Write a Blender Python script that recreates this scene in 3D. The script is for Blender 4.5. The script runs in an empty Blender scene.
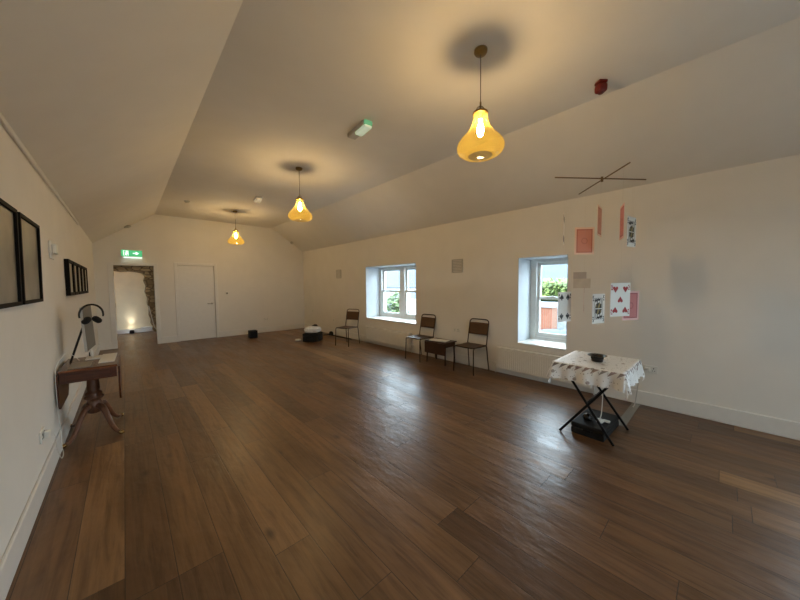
import bpy, bmesh, math, random
from mathutils import Vector, Matrix
random.seed(7)
SC = bpy.context.scene
COL = SC.collection
PI = math.pi

# ------------------------------------------------------------------ camera
cam_d = bpy.data.cameras.new('camera')
cam = bpy.data.objects.new('camera', cam_d)
COL.objects.link(cam)
R_ = Vector((0.735396, -0.677578, -0.009008)); U_ = Vector((0.042131, 0.032451, 0.998585)); F_ = Vector((0.676327, 0.734735, -0.052412))
M = Matrix.Identity(4)
for i in range(3):
    M[i][0] = R_[i]; M[i][1] = U_[i]; M[i][2] = -F_[i]
M[2][3] = 1.5
cam.matrix_world = M
cam_d.sensor_fit = 'HORIZONTAL'; cam_d.sensor_width = 36.0
cam_d.lens = 299.01 * 36.0 / 800.0
cam_d.clip_start = 0.02; cam_d.clip_end = 200
SC.camera = cam

# ------------------------------------------------------------------ world, exposure, daylight
W = bpy.data.worlds.new('sky'); SC.world = W; W.use_nodes = True
bg = W.node_tree.nodes['Background']
bg.inputs[0].default_value = (0.74, 0.88, 1.0, 1); bg.inputs[1].default_value = 15.5
vs = SC.view_settings
vs.view_transform = 'Standard'; vs.look = 'None'; vs.exposure = 0.29; vs.gamma = 1.0; vs.use_curve_mapping = False
BULB = 345.0


def portal(x, y, z, sy, sz):
    l = bpy.data.lights.new('window_daylight', 'AREA'); l.shape = 'RECTANGLE'; l.size = sz; l.size_y = sy
    l.cycles.is_portal = True
    o = bpy.data.objects.new('window_daylight', l); COL.objects.link(o)
    o.location = (x, y, z); o.rotation_euler = (0, PI / 2, 0)


portal(5.3, 5.42, 1.29, 1.8, 1.4)
portal(5.3, 1.87, 1.24, 0.72, 1.4)
portal(5.3, -1.7, 1.29, 1.8, 1.4)

l = bpy.data.lights.new('window_daylight', 'AREA'); l.shape = 'RECTANGLE'; l.size = 1.4; l.size_y = 1.2; l.cycles.is_portal = True  # sampling portal for the added window behind the camera
o = bpy.data.objects.new('window_daylight', l); COL.objects.link(o); o.location = (2.0, -3.45, 1.45)
o.rotation_euler = (PI / 2, 0, 0)

# ------------------------------------------------------------------ materials
def lin(h):
    h = h.lstrip('#'); v = [int(h[i:i + 2], 16) / 255 for i in (0, 2, 4)]
    return tuple((c / 12.92 if c <= .04045 else ((c + .055) / 1.055) ** 2.4) for c in v) + (1,)


class NT:
    def __init__(s, name):
        s.m = bpy.data.materials.new(name); s.m.use_nodes = True; s.t = s.m.node_tree; s.n = s.t.nodes
        s.b = s.n['Principled BSDF']; s.out = s.n['Material Output']

    def a(s, typ, **kw):
        n = s.n.new(typ)
        for k, v in kw.items():
            if k.startswith('i_'):
                n.inputs[int(k[2:]) if k[2:].isdigit() else k[2:].replace('_', ' ')].default_value = v
            else: setattr(n, k, v)
        return n

    def l(s, a, b): s.t.links.new(a, b)

    def math(s, op, a, b=None):
        n = s.n.new('ShaderNodeMath'); n.operation = op
        for i, v in enumerate((a, b)):
            if v is None: continue
            if hasattr(v, 'is_linked'): s.l(v, n.inputs[i])
            else: n.inputs[i].default_value = v
        return n.outputs[0]

    def ramp(s, fac, stops):
        n = s.n.new('ShaderNodeValToRGB'); e = n.color_ramp.elements
        while len(e) < len(stops): e.new(.5)
        for k, (p, c) in enumerate(stops): e[k].position = p; e[k].color = c
        s.l(fac, n.inputs[0]); return n.outputs[0]

    def mix(s, fac, a, b, mode='MIX'):
        n = s.n.new('ShaderNodeMix'); n.data_type = 'RGBA'; n.blend_type = mode
        for i, v in ((0, fac), (6, a), (7, b)):
            if hasattr(v, 'is_linked'): s.l(v, n.inputs[i])
            else: n.inputs[i].default_value = v
        return n.outputs[2]

    def bump(s, h, st=.2, d=.01):
        n = s.n.new('ShaderNodeBump'); n.inputs['Strength'].default_value = st; n.inputs['Distance'].default_value = d
        s.l(h, n.inputs['Height']); s.l(n.outputs[0], s.b.inputs['Normal'])


def mat(name, col, rough=.6, metal=0, var=.06, scale=12, bump=0.0, emis=None, stre=0):
    t = NT(name); c = lin(col) if isinstance(col, str) else col
    tc = t.a('ShaderNodeTexCoord'); nz = t.a('ShaderNodeTexNoise', i_Scale=scale, i_Detail=4.0)
    t.l(tc.outputs['Object'], nz.inputs['Vector'])
    d = tuple(x * (1 - var) for x in c[:3]) + (1,); u = tuple(min(1, x * (1 + var)) for x in c[:3]) + (1,)
    t.l(t.ramp(nz.outputs[0], [(.3, d), (.7, u)]), t.b.inputs['Base Color'])
    t.b.inputs['Roughness'].default_value = rough; t.b.inputs['Metallic'].default_value = metal
    if bump: t.bump(nz.outputs[0], bump, .004)
    if emis:
        t.b.inputs['Emission Color'].default_value = lin(emis); t.b.inputs['Emission Strength'].default_value = stre
    return t.m


def plank_material():
    t = NT('oak_planks'); g = t.a('ShaderNodeNewGeometry'); sp = t.a('ShaderNodeSeparateXYZ'); t.l(g.outputs['Position'], sp.inputs[0])
    x, y = sp.outputs[0], sp.outputs[1]
    u = t.math('DIVIDE', t.math('ADD', x, .88), .205); row = t.math('FLOOR', u); fu = t.math('FRACT', u)
    wn = t.a('ShaderNodeTexWhiteNoise', noise_dimensions='1D'); t.l(row, wn.inputs['W'])
    v = t.math('DIVIDE', t.math('ADD', y, t.math('MULTIPLY', wn.outputs[0], 7.0)), 1.9); cell = t.math('FLOOR', v); fv = t.math('FRACT', v)
    cb = t.a('ShaderNodeCombineXYZ'); t.l(row, cb.inputs[0]); t.l(cell, cb.inputs[1])
    w2 = t.a('ShaderNodeTexWhiteNoise', noise_dimensions='3D'); t.l(cb.outputs[0], w2.inputs['Vector'])
    rnd = w2.outputs[0]
    cv = t.a('ShaderNodeCombineXYZ')
    t.l(t.math('MULTIPLY', x, 26.0), cv.inputs[0]); t.l(t.math('MULTIPLY', y, 1.6), cv.inputs[1]); t.l(t.math('MULTIPLY', rnd, 40.0), cv.inputs[2])
    gr = t.a('ShaderNodeTexNoise', i_Scale=1.0, i_Detail=6.0, i_Roughness=.62, i_Distortion=.9); t.l(cv.outputs[0], gr.inputs['Vector'])
    cv2 = t.a('ShaderNodeCombineXYZ')
    t.l(t.math('MULTIPLY', x, 5.0), cv2.inputs[0]); t.l(t.math('MULTIPLY', y, 1.3), cv2.inputs[1]); t.l(t.math('MULTIPLY', rnd, 17.0), cv2.inputs[2])
    bl = t.a('ShaderNodeTexNoise', i_Scale=1.0, i_Detail=3.0); t.l(cv2.outputs[0], bl.inputs['Vector'])
    kv = t.a('ShaderNodeCombineXYZ'); t.l(t.math('MULTIPLY', x, 3.2), kv.inputs[0]); t.l(t.math('MULTIPLY', y, 1.5), kv.inputs[1]); t.l(t.math('MULTIPLY', rnd, 9.0), kv.inputs[2])
    kn = t.a('ShaderNodeTexVoronoi', i_Scale=1.0); t.l(kv.outputs[0], kn.inputs['Vector'])
    base = t.ramp(rnd, [(0, lin('#5f442d')), (.35, lin('#6b4d32')), (.7, lin('#745537')), (.92, lin('#826141')), (1, lin('#937149'))])
    grain = t.ramp(gr.outputs[0], [(.32, (.60, .55, .52, 1)), (.5, (.95, .95, .95, 1)), (.7, (1.18, 1.16, 1.14, 1))])
    c = t.mix(1.0, base, grain, 'MULTIPLY')
    c = t.mix(1.0, c, t.ramp(bl.outputs[0], [(.3, (.78, .76, .75, 1)), (.7, (1.14, 1.12, 1.1, 1))]), 'MULTIPLY')
    c = t.mix(t.ramp(kn.outputs['Distance'], [(.03, (.75, .75, .75, 1)), (.11, (0, 0, 0, 1))]), c, lin('#2a180e'))
    # seams
    eu = t.math('MINIMUM', fu, t.math('SUBTRACT', 1.0, fu)); ev = t.math('MINIMUM', fv, t.math('SUBTRACT', 1.0, fv))
    su = t.math('LESS_THAN', eu, .010); sv = t.math('LESS_THAN', ev, .0012); seam = t.math('MAXIMUM', su, sv)
    c = t.mix(t.math('MULTIPLY', seam, .75), c, lin('#1e120b'))
    t.l(c, t.b.inputs['Base Color'])
    # worn waxy sheen, hand scraped surface
    wv = t.a('ShaderNodeCombineXYZ'); t.l(t.math('MULTIPLY', x, 13.0), wv.inputs[0]); t.l(t.math('MULTIPLY', y, 7.0), wv.inputs[1]); t.l(t.math('MULTIPLY', rnd, 5.0), wv.inputs[2])
    sc = t.a('ShaderNodeTexNoise', i_Scale=1.0, i_Detail=2.5); t.l(wv.outputs[0], sc.inputs['Vector'])
    h = t.math('ADD', t.math('MULTIPLY', sc.outputs[0], .7), t.math('MULTIPLY', gr.outputs[0], .25))
    h = t.math('SUBTRACT', h, t.math('MULTIPLY', t.math('MAXIMUM', t.math('LESS_THAN', eu, .022), sv), .6))
    t.bump(h, .5, .013)
    t.l(t.ramp(bl.outputs[0], [(.3, (.29, .29, .29, 1)), (.7, (.42, .42, .42, 1))]), t.b.inputs['Roughness'])
    t.b.inputs['Specular IOR Level'].default_value = .5
    return t.m


def stone_material():
    t = NT('rubble_stone'); tc = t.a('ShaderNodeTexCoord'); mp = t.a('ShaderNodeMapping'); mp.inputs['Scale'].default_value = (6, 6, 11)
    t.l(tc.outputs['Object'], mp.inputs[0])
    v = t.a('ShaderNodeTexVoronoi', i_Scale=1.0); e = t.a('ShaderNodeTexVoronoi', feature='DISTANCE_TO_EDGE', i_Scale=1.0); n = t.a('ShaderNodeTexNoise', i_Scale=14.0)
    for q in (v, e): t.l(mp.outputs[0], q.inputs['Vector'])
    t.l(tc.outputs['Object'], n.inputs['Vector'])
    bw = t.a('ShaderNodeSeparateColor'); t.l(v.outputs['Color'], bw.inputs[0])
    c = t.ramp(bw.outputs[0], [(0, lin('#8a7a60')), (.4, lin('#ad9c7e')), (.75, lin('#c4b394')), (1, lin('#98866e'))])
    c = t.mix(.35, c, t.ramp(n.outputs[0], [(.3, (.4, .36, .3, 1)), (.7, (1, .95, .85, 1))]), 'MULTIPLY')
    c = t.mix(t.ramp(e.outputs['Distance'], [(.03, (1, 1, 1, 1)), (.1, (0, 0, 0, 1))]), c, lin('#6c5d4a'))
    t.l(c, t.b.inputs['Base Color']); t.b.inputs['Roughness'].default_value = .9
    t.bump(e.outputs['Distance'], .8, .03); return t.m


def cloth_material():
    t = NT('printed_tablecloth'); uv = t.a('ShaderNodeUVMap', uv_map='UVMap'); sp = t.a('ShaderNodeSeparateXYZ'); t.l(uv.outputs[0], sp.inputs[0])
    v = t.a('ShaderNodeTexVoronoi', i_Scale=15.0, i_Randomness=.75); t.l(uv.outputs[0], v.inputs['Vector'])
    bw = t.a('ShaderNodeSeparateColor'); t.l(v.outputs['Color'], bw.inputs[0])
    dot = t.math('MULTIPLY', t.math('LESS_THAN', v.outputs['Distance'], .27), t.math('GREATER_THAN', bw.outputs[0], .35))
    v2 = t.a('ShaderNodeTexVoronoi', i_Scale=60.0); t.l(uv.outputs[0], v2.inputs['Vector'])
    b2 = t.a('ShaderNodeSeparateColor'); t.l(v2.outputs['Color'], b2.inputs[0])
    fine = t.math('MULTIPLY', t.math('LESS_THAN', v2.outputs['Distance'], .3), t.math('GREATER_THAN', b2.outputs[0], .72))
    # printed border just beyond the table edge: row of hearts and triangles
    ax = t.math('ABSOLUTE', sp.outputs[0]); ay = t.math('ABSOLUTE', sp.outputs[1])
    d = t.math('MAXIMUM', t.math('SUBTRACT', ax, .345), t.math('SUBTRACT', ay, .295))
    along = t.math('ADD', sp.outputs[0], sp.outputs[1])
    tri = t.math('PINGPONG', along, .034); tri = t.math('DIVIDE', tri, .034)
    dd = t.math('DIVIDE', t.math('SUBTRACT', d, .008), .075)
    band = t.math('MULTIPLY', t.math('GREATER_THAN', dd, 0.0), t.math('LESS_THAN', dd, 1.0))
    trm = t.math('MULTIPLY', band, t.math('GREATER_THAN', tri, t.math('ADD', dd, .28)))
    cwn = t.a('ShaderNodeTexWhiteNoise', noise_dimensions='1D'); t.l(t.math('FLOOR', t.math('DIVIDE', along, .068)), cwn.inputs['W'])
    tcol = t.ramp(cwn.outputs[0], [(0, lin('#4a4642')), (.5, lin('#8a6a62')), (1, lin('#6f6a68'))])
    c = t.mix(t.math('MULTIPLY', dot, .8), lin('#efeeec'), t.ramp(bw.outputs[1], [(0, lin('#6b6662')), (.5, lin('#a59b93')), (1, lin('#8d6f68'))]))
    c = t.mix(t.math('MULTIPLY', fine, .7), c, lin('#77716c'))
    c = t.mix(t.math('MULTIPLY', trm, .85), c, tcol)
    t.l(c, t.b.inputs['Base Color']); t.b.inputs['Roughness'].default_value = .55; return t.m


def amber_glass():
    t = NT('amber_glass'); t.n.remove(t.b)
    lw = t.a('ShaderNodeLayerWeight'); fr = t.math('ADD', .03, t.math('MULTIPLY', .7, t.math('POWER', lw.outputs['Facing'], 4.0))); tr = t.a('ShaderNodeBsdfTransparent'); tr.inputs[0].default_value = (1, .84, .46, 1)
    gl = t.a('ShaderNodeBsdfGlossy'); gl.inputs['Roughness'].default_value = .06; gl.inputs[0].default_value = (1, .9, .7, 1)
    tl = t.a('ShaderNodeBsdfTranslucent'); tl.inputs[0].default_value = (1, .68, .10, 1)
    tc = t.a('ShaderNodeTexCoord'); nz = t.a('ShaderNodeTexNoise', i_Scale=9.0); t.l(tc.outputs['Object'], nz.inputs['Vector'])
    m1 = t.a('ShaderNodeMixShader'); t.l(t.ramp(nz.outputs[0], [(.3, (.05, .05, .05, 1)), (.7, (.08, .08, .08, 1))]), m1.inputs[0])
    m2 = t.a('ShaderNodeMixShader')
    t.l(tr.outputs[0], m1.inputs[1]); t.l(tl.outputs[0], m1.inputs[2]); t.l(fr, m2.inputs[0]); t.l(m1.outputs[0], m2.inputs[1]); t.l(gl.outputs[0], m2.inputs[2])
    t.l(m2.outputs[0], t.out.inputs[0]); return t.m


def clear_glass():
    t = NT('window_glass'); t.n.remove(t.b)
    lw = t.a('ShaderNodeLayerWeight'); fr = t.math('ADD', .02, t.math('MULTIPLY', .8, t.math('POWER', lw.outputs['Facing'], 5.0))); tr = t.a('ShaderNodeBsdfTransparent'); tr.inputs[0].default_value = (.93, .96, .96, 1)
    gl = t.a('ShaderNodeBsdfGlossy'); gl.inputs['Roughness'].default_value = .02
    m = t.a('ShaderNodeMixShader'); t.l(fr, m.inputs[0]); t.l(tr.outputs[0], m.inputs[1]); t.l(gl.outputs[0], m.inputs[2]); t.l(m.outputs[0], t.out.inputs[0])
    return t.m


def foliage(name, a, b):
    t = NT(name); g = t.a('ShaderNodeNewGeometry')
    t.l(t.ramp(g.outputs['Random Per Island'], [(0, lin(a)), (1, lin(b))]), t.b.inputs['Base Color']); t.b.inputs['Roughness'].default_value = .6; return t.m


def slate():
    t = NT('slate_roof'); tc = t.a('ShaderNodeTexCoord'); br = t.a('ShaderNodeTexBrick', i_Scale=3.0); t.l(tc.outputs['Object'], br.inputs['Vector'])
    br.inputs['Color1'].default_value = lin('#303a46'); br.inputs['Color2'].default_value = lin('#3c4651'); br.inputs['Mortar'].default_value = lin('#2b333c')
    t.l(br.outputs[0], t.b.inputs['Base Color']); t.b.inputs['Roughness'].default_value = .8; return t.m


def brick():
    t = NT('orange_brick'); tc = t.a('ShaderNodeTexCoord'); br = t.a('ShaderNodeTexBrick', i_Scale=5.0); t.l(tc.outputs['Generated'], br.inputs['Vector'])
    br.inputs['Color1'].default_value = lin('#7a3c26'); br.inputs['Color2'].default_value = lin('#86452e'); br.inputs['Mortar'].default_value = lin('#7c5a4a')
    t.l(br.outputs[0], t.b.inputs['Base Color']); t.b.inputs['Roughness'].default_value = .9; return t.m


def wood(name, a, b, rough=.35, sc=(3, 30, 30)):
    t = NT(name); tc = t.a('ShaderNodeTexCoord'); mp = t.a('ShaderNodeMapping'); mp.inputs['Scale'].default_value = sc; t.l(tc.outputs['Object'], mp.inputs[0])
    n = t.a('ShaderNodeTexNoise', i_Scale=1.0, i_Detail=5.0, i_Distortion=1.0); t.l(mp.outputs[0], n.inputs['Vector'])
    t.l(t.ramp(n.outputs[0], [(.3, lin(a)), (.7, lin(b))]), t.b.inputs['Base Color']); t.b.inputs['Roughness'].default_value = rough; return t.m


def card_back(name, base, dark, border):
    """printed card back: plain border, framed panel, fine lattice and a round centre"""
    t = NT(name); tc = t.a('ShaderNodeTexCoord'); sp = t.a('ShaderNodeSeparateXYZ'); t.l(tc.outputs['Object'], sp.inputs[0])
    ax = t.math('ABSOLUTE', sp.outputs[0]); az = t.math('ABSOLUTE', t.math('ADD', sp.outputs[2], 0.145))
    d = t.math('MAXIMUM', t.math('SUBTRACT', ax, .1025), t.math('SUBTRACT', az, .145))
    inner = t.math('LESS_THAN', d, -.019); line = t.math('MULTIPLY', t.math('LESS_THAN', d, -.019), t.math('GREATER_THAN', d, -.031))
    la = t.math('GREATER_THAN', t.math('SINE', t.math('MULTIPLY', t.math('ADD', sp.outputs[0], sp.outputs[2]), 320.0)), .2)
    lb = t.math('GREATER_THAN', t.math('SINE', t.math('MULTIPLY', t.math('SUBTRACT', sp.outputs[0], sp.outputs[2]), 320.0)), .2)
    lat = t.math('MULTIPLY', t.math('MAXIMUM', la, lb), .22)
    rr = t.math('SQRT', t.math('ADD', t.math('MULTIPLY', ax, ax), t.math('MULTIPLY', az, az)))
    ring = t.math('MULTIPLY', t.math('GREATER_THAN', rr, .024), t.math('LESS_THAN', rr, .034))
    k = t.math('MAXIMUM', t.math('MAXIMUM', t.math('MULTIPLY', line, .8), lat), t.math('MULTIPLY', ring, .7))
    c = t.mix(k, lin(base), lin(dark)); c = t.mix(inner, lin(border), c)
    t.l(c, t.b.inputs['Base Color']); t.b.inputs['Roughness'].default_value = .45; return t.m


PAINT = mat('white_wall_paint', (.80, .77, .715, 1), .75, var=.02, scale=3, bump=.05)
CEIL = mat('white_ceiling_paint', (.78, .75, .70, 1), .8, var=.02, scale=3, bump=.04)
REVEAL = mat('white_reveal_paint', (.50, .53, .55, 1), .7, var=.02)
GLOSSW = mat('white_gloss_paint', (.78, .76, .72, 1), .35, var=.02)
RADW = mat('radiator_enamel', (.78, .76, .71, 1), .35, var=.02)
PLAST = mat('white_plastic', (.78, .76, .70, 1), .4, var=.02)
GREYP = mat('grey_cover', (.52, .50, .46, 1), .5, var=.04)
FLOOR = plank_material(); STONE = stone_material(); CLOTH = cloth_material(); AMBER = amber_glass(); GLASS = clear_glass()
CREAM = mat('cream_plaster', (.78, .70, .52, 1), .85, var=.05, scale=4, bump=.1)
UPVC = mat('sash_white', (.72, .74, .72, 1), .4, var=.02)
BRONZE = mat('aged_bronze', '#8a7040', .35, .8)
CORD = mat('cord_brown', '#4a4036', .7)
BLACK = mat('black_matt', '#0c0c0c', .75)
BLACKG = mat('black_gloss', '#14110f', .25)
BLKMET = mat('black_steel', '#141416', .35, .6)
CHROME = mat('satin_steel', '#b8b4ac', .3, 1)
TUBE = mat('brown_tube', '#38291e', .4, .5)
CANVAS = mat('brown_canvas', '#5a4028', .8, var=.15, scale=60, bump=.2)
SEATC = mat('brown_seat_canvas', '#4e3824', .5, var=.15, scale=60, bump=.1)
MAHOG = wood('mahogany', '#3a1c10', '#5e3018', .3)
MAHOGL = wood('mahogany_top', '#55301c', '#7a4a2c', .22)
MAHOGP = wood('mahogany_pedestal', '#5a3826', '#82553a', .35, (30, 30, 3))
DKWOOD = wood('dark_stool_wood', '#2e1a10', '#4a2c1a', .4)
BRASS = mat('brass', '#c9ab74', .25, 1)
PAPER = mat('white_paper', (.8, .79, .75, 1), .6, var=.02)
GREYSC = mat('grey_screen', '#6e6a64', .5)
GREYLT = mat('pale_edge', '#b9b6ae', .5)
FOLDER = mat('grey_folder', '#8d867c', .4)
PRINT = mat('grey_print', '#8b8577', .35, var=.25, scale=5)
PRINT2 = mat('pale_print', '#b9b4a2', .3, var=.12, scale=9)
FRAMEM = mat('black_frame_wood', '#0d0907', .7); FRAMEM.node_tree.nodes['Principled BSDF'].inputs['Specular IOR Level'].default_value = .2
RED = mat('red_plastic', '#6a1008', .4)
GREEN = mat('exit_green', '#2fae62', .4, emis='#58c98a', stre=.6)
WHITEE = mat('exit_white', '#e8fff0', .4, emis='#e6fff0', stre=1.1)
DIFF = mat('lit_diffuser', '#e9ffe9', .4, emis='#c8e0c8', stre=.3)
WARMD = mat('warm_diffuser', '#d8cba8', .3, emis='#e8dcc0', stre=.25)
BULBM = mat('glowing_filament_bulb', '#ffffff', .3, emis='#ffe7d2', stre=BULB)
UPL = mat('uplight_lens', '#ffffff', .3, emis='#fff2d8', stre=30)
TAPE = mat('grey_floor_tape', '#8d8a82', .5)
BUNDLE = mat('white_polythene', (.8, .79, .75, 1), .4, var=.08, scale=20, bump=.4)
DKRED = mat('dark_bag', '#2a1418', .6)
CARDW = mat('card_white', (.80, .79, .74, 1), .45, var=.01)
PIPR = mat('pip_red', '#a01818', .5); PIPK = mat('pip_black', '#16140f', .5); PIPG = mat('court_ochre', '#8c7a4a', .5)
BACKO = card_back('orange_card_back', '#d98a68', '#b8603e', '#f0ccb0')
BACKR = card_back('red_card_back', '#c87470', '#9a4448', '#e0b4ac')
LILAC = mat('lilac_plate', '#d2cabe', .5); LILACD = mat('lilac_band', '#bdb4b0', .5)
SLATE = slate(); BRICK = brick()
RENDER = mat('white_render', (.27, .29, .31, 1), .9, var=.05)
PALEW = mat('pale_yard', (.13, .14, .15, 1), .9, var=.15, scale=2)
TARP = mat('blue_grey_tarpaulin', '#2c3a4c', .6, var=.15, scale=5)
HEDGE = foliage('hedge_leaves', '#36461c', '#74843e'); SHRUB = foliage('shrub_leaves', '#304520', '#66784a')
STEM = mat('brown_stem', '#4a3a28', .9)
DARKW = mat('dark_window', '#56626e', .3)


# ------------------------------------------------------------------ mesh helpers
class MB:
    def __init__(s): s.bm = bmesh.new(); s.mats = []; s.cur = 0

    def use(s, m):
        if m not in s.mats: s.mats.append(m)
        s.cur = s.mats.index(m); return s

    def _fin(s, faces, smooth=False):
        for f in faces: f.material_index = s.cur; f.smooth = smooth

    def box(s, x0, x1, y0, y1, z0, z1, bev=0, mtx=None, seg=2):
        n0 = set(s.bm.faces)
        r = bmesh.ops.create_cube(s.bm, size=1)
        v = r['verts']; bmesh.ops.scale(s.bm, verts=v, vec=(x1 - x0, y1 - y0, z1 - z0)); bmesh.ops.translate(s.bm, verts=v, vec=((x0 + x1) / 2, (y0 + y1) / 2, (z0 + z1) / 2))
        if bev:
            es = list({e for q in v for e in q.link_edges}); rb = bmesh.ops.bevel(s.bm, geom=es, offset=bev, segments=seg, affect='EDGES', profile=.5)
            v = list({q for f in s.bm.faces if f not in n0 for q in f.verts})
        if mtx: bmesh.ops.transform(s.bm, matrix=mtx, verts=v)
        s._fin([f for f in s.bm.faces if f not in n0]); return s

    def tube(s, pts, r, n=8, closed=False, cap=True):
        pts = [Vector(p) for p in pts]; N = len(pts); rad = r if isinstance(r, (list, tuple)) else [r] * N
        rings = []; up = None
        for i, p in enumerate(pts):
            a = pts[(i - 1) % N] if (closed or i > 0) else p; b = pts[(i + 1) % N] if (closed or i < N - 1) else p
            t = (b - a).normalized()
            if up is None: up = t.orthogonal().normalized()
            else: up = (up - t * up.dot(t)); up = up.normalized() if up.length > 1e-6 else t.orthogonal().normalized()
            w = t.cross(up)
            rings.append([s.bm.verts.new(p + (up * math.cos(k * 2 * PI / n) + w * math.sin(k * 2 * PI / n)) * rad[i]) for k in range(n)])
        fs = []
        for i in range(N if closed else N - 1):
            A, B = rings[i], rings[(i + 1) % N]
            for k in range(n): fs.append(s.bm.faces.new((A[k], A[(k + 1) % n], B[(k + 1) % n], B[k])))
        s._fin(fs, True)
        if cap and not closed: s._fin([s.bm.faces.new(rings[0][::-1]), s.bm.faces.new(rings[-1])])
        return s

    def lathe(s, prof, c=(0, 0, 0), n=24, mtx=None):
        rings = []; fs = []; vs_ = []
        for r, z in prof:
            if r < 1e-5: q = [s.bm.verts.new((c[0], c[1], c[2] + z))]
            else: q = [s.bm.verts.new((c[0] + r * math.cos(k * 2 * PI / n), c[1] + r * math.sin(k * 2 * PI / n), c[2] + z)) for k in range(n)]
            rings.append(q); vs_ += q
        for A, B in zip(rings, rings[1:]):
            for k in range(n):
                k2 = (k + 1) % n
                if len(A) == 1 and len(B) == 1: continue
                if len(A) == 1: fs.append(s.bm.faces.new((A[0], B[k2], B[k])))
                elif len(B) == 1: fs.append(s.bm.faces.new((A[k], A[k2], B[0])))
                else: fs.append(s.bm.faces.new((A[k], A[k2], B[k2], B[k])))
        s._fin(fs, True)
        if mtx: bmesh.ops.transform(s.bm, matrix=mtx, verts=vs_)
        return s

    def prism(s, poly, d0, d1, axis='y'):
        def P(a, b, d): return {'y': (a, d, b), 'x': (d, a, b), 'z': (a, b, d)}[axis]
        A = [s.bm.verts.new(P(a, b, d0)) for a, b in poly]; B = [s.bm.verts.new(P(a, b, d1)) for a, b in poly]
        n = len(poly); fs = [s.bm.faces.new(A), s.bm.faces.new(B[::-1])] + [s.bm.faces.new((A[i], B[i], B[(i + 1) % n], A[(i + 1) % n])) for i in range(n)]
        s._fin(fs); return s

    def quad(s, *p):
        s._fin([s.bm.faces.new([s.bm.verts.new(q) for q in p])]); return s

    def build(s, name, m=None, parent=None, loc=None, recalc=True, smooth_angle=None):
        if recalc: bmesh.ops.recalc_face_normals(s.bm, faces=s.bm.faces)
        me = bpy.data.meshes.new(name); s.bm.to_mesh(me); s.bm.free()
        for q in (s.mats or [m]): me.materials.append(q)
        o = bpy.data.objects.new(name, me); COL.objects.link(o)
        if parent: o.parent = parent
        if loc: o.location = loc
        return o


def thing(name, label, cat, loc=(0, 0, 0), rz=0, group=None):
    o = bpy.data.objects.new(name, None); COL.objects.link(o); o.empty_display_size = .05
    o.location = loc; o.rotation_euler = (0, 0, rz); return tag(o, label, cat, group)


def tag(o, label, cat, group=None):
    o['label'] = label; o['category'] = cat
    if group: o['group'] = group
    return o


def struct(o): o['kind'] = 'structure'; return o


def part(mb, name, m, parent, label=None):
    o = mb.build(name, m, parent)
    if label: o['label'] = label
    return o


def dup(o, parent=None):
    c = o.copy(); COL.objects.link(c)
    if parent: c.parent = parent
    for ch in list(o.children): dup(ch, c)
    return c


# ------------------------------------------------------------------ room dimensions
XL, XR, YF, YB = -.503, 4.62, 9.988, -3.2
ZL, ZR, ZC, CL, CR = 2.521, 2.661, 3.353, .647, 3.579
OT = 5.30                                   # outer face of the window wall
W1 = (4.51, 6.32, .62, 1.955); W2 = (1.51, 2.235, .525, 1.90); W3 = (-2.6, -.80, .62, 1.955)

struct(MB().box(XL - .3, OT, YB - .3, 13.2, -.15, 0).build('floor', FLOOR))
# ceiling: flat middle and two slopes, one continuous shell
poly = [(XL, ZL), (CL, ZC), (CR, ZC), (XR, ZR), (OT, ZR - .0), (OT, ZR + .4), (CR + .2, ZC + .25), (CL - .2, ZC + .25), (XL - .3, ZL + .3), (XL - .3, ZL)]
struct(MB().prism(poly, YB - .3, YF + .1).build('ceiling', CEIL))
struct(MB().box(XL - .3, XL, YB - .3, YF + .12, 0, ZL).build('wall_left', PAINT))


def wall_with_windows():
    m = MB(); prev = YB - .3
    for y0, y1, z0, z1 in (W3, W2, W1):
        m.box(XR, OT, prev, y0, 0, ZR); m.box(XR, OT, y0, y1, 0, z0); m.box(XR, OT, y0, y1, z1, ZR); prev = y1
    m.box(XR, OT, prev, YF + .12, 0, ZR)
    return struct(m.build('wall_right', PAINT))


wall_with_windows()
WFILL = (1.3, 2.7, .85, 2.05)  # opening in the back wall, added to let in fill daylight
m = MB(); zc_ = WFILL[3]
m.box(XL, WFILL[0], YB - .3, YB, 0, zc_); m.box(WFILL[1], XR, YB - .3, YB, 0, zc_); m.box(WFILL[0], WFILL[1], YB - .3, YB, 0, WFILL[2])
m.prism([(XL, zc_), (XR, zc_), (XR, ZR), (CR, ZC), (CL, ZC), (XL, ZL)], YB - .3, YB)
struct(m.build('wall_back', PAINT))
# far gable wall with the passage opening and the closed door
D1 = (-.178, .576, 2.025); D2 = (1.066, 1.92, 2.065)
m = MB(); T0, T1 = YF, YF + .12


def zt(x): return ZL + (ZC - ZL) * (x - XL) / (CL - XL) if x < CL else (ZC if x < CR else ZC + (ZR - ZC) * (x - CR) / (XR - CR))


m.box(XL, D1[0], T0, T1, 0, D1[2]); m.box(D1[1], D2[0], T0, T1, 0, D1[2]); m.box(D2[1], XR, T0, T1, 0, D1[2])
m.box(D2[0], D2[1], T0 + .05, T1, 0, D1[2])
m.prism([(XL, D1[2]), (D2[0], D1[2]), (D2[0], ZC), (CL, ZC), (XL, ZL)], T0, T1)
m.prism([(D2[0], D2[2]), (D2[1], D2[2]), (D2[1], ZC), (D2[0], ZC)], T0, T1)
m.prism([(D2[1], D1[2]), (XR, D1[2]), (XR, ZR), (CR, ZC), (D2[1], ZC)], T0, T1)
m.box(D2[0], D2[1], T0 + .05, T1, D1[2], D2[2])
struct(m.build('wall_far', PAINT))

# baseboards
def base(name, *boxes):
    m = MB()
    for b in boxes: m.box(*b, bev=.006, seg=1)
    struct(m.build(name, GLOSSW))


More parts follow.
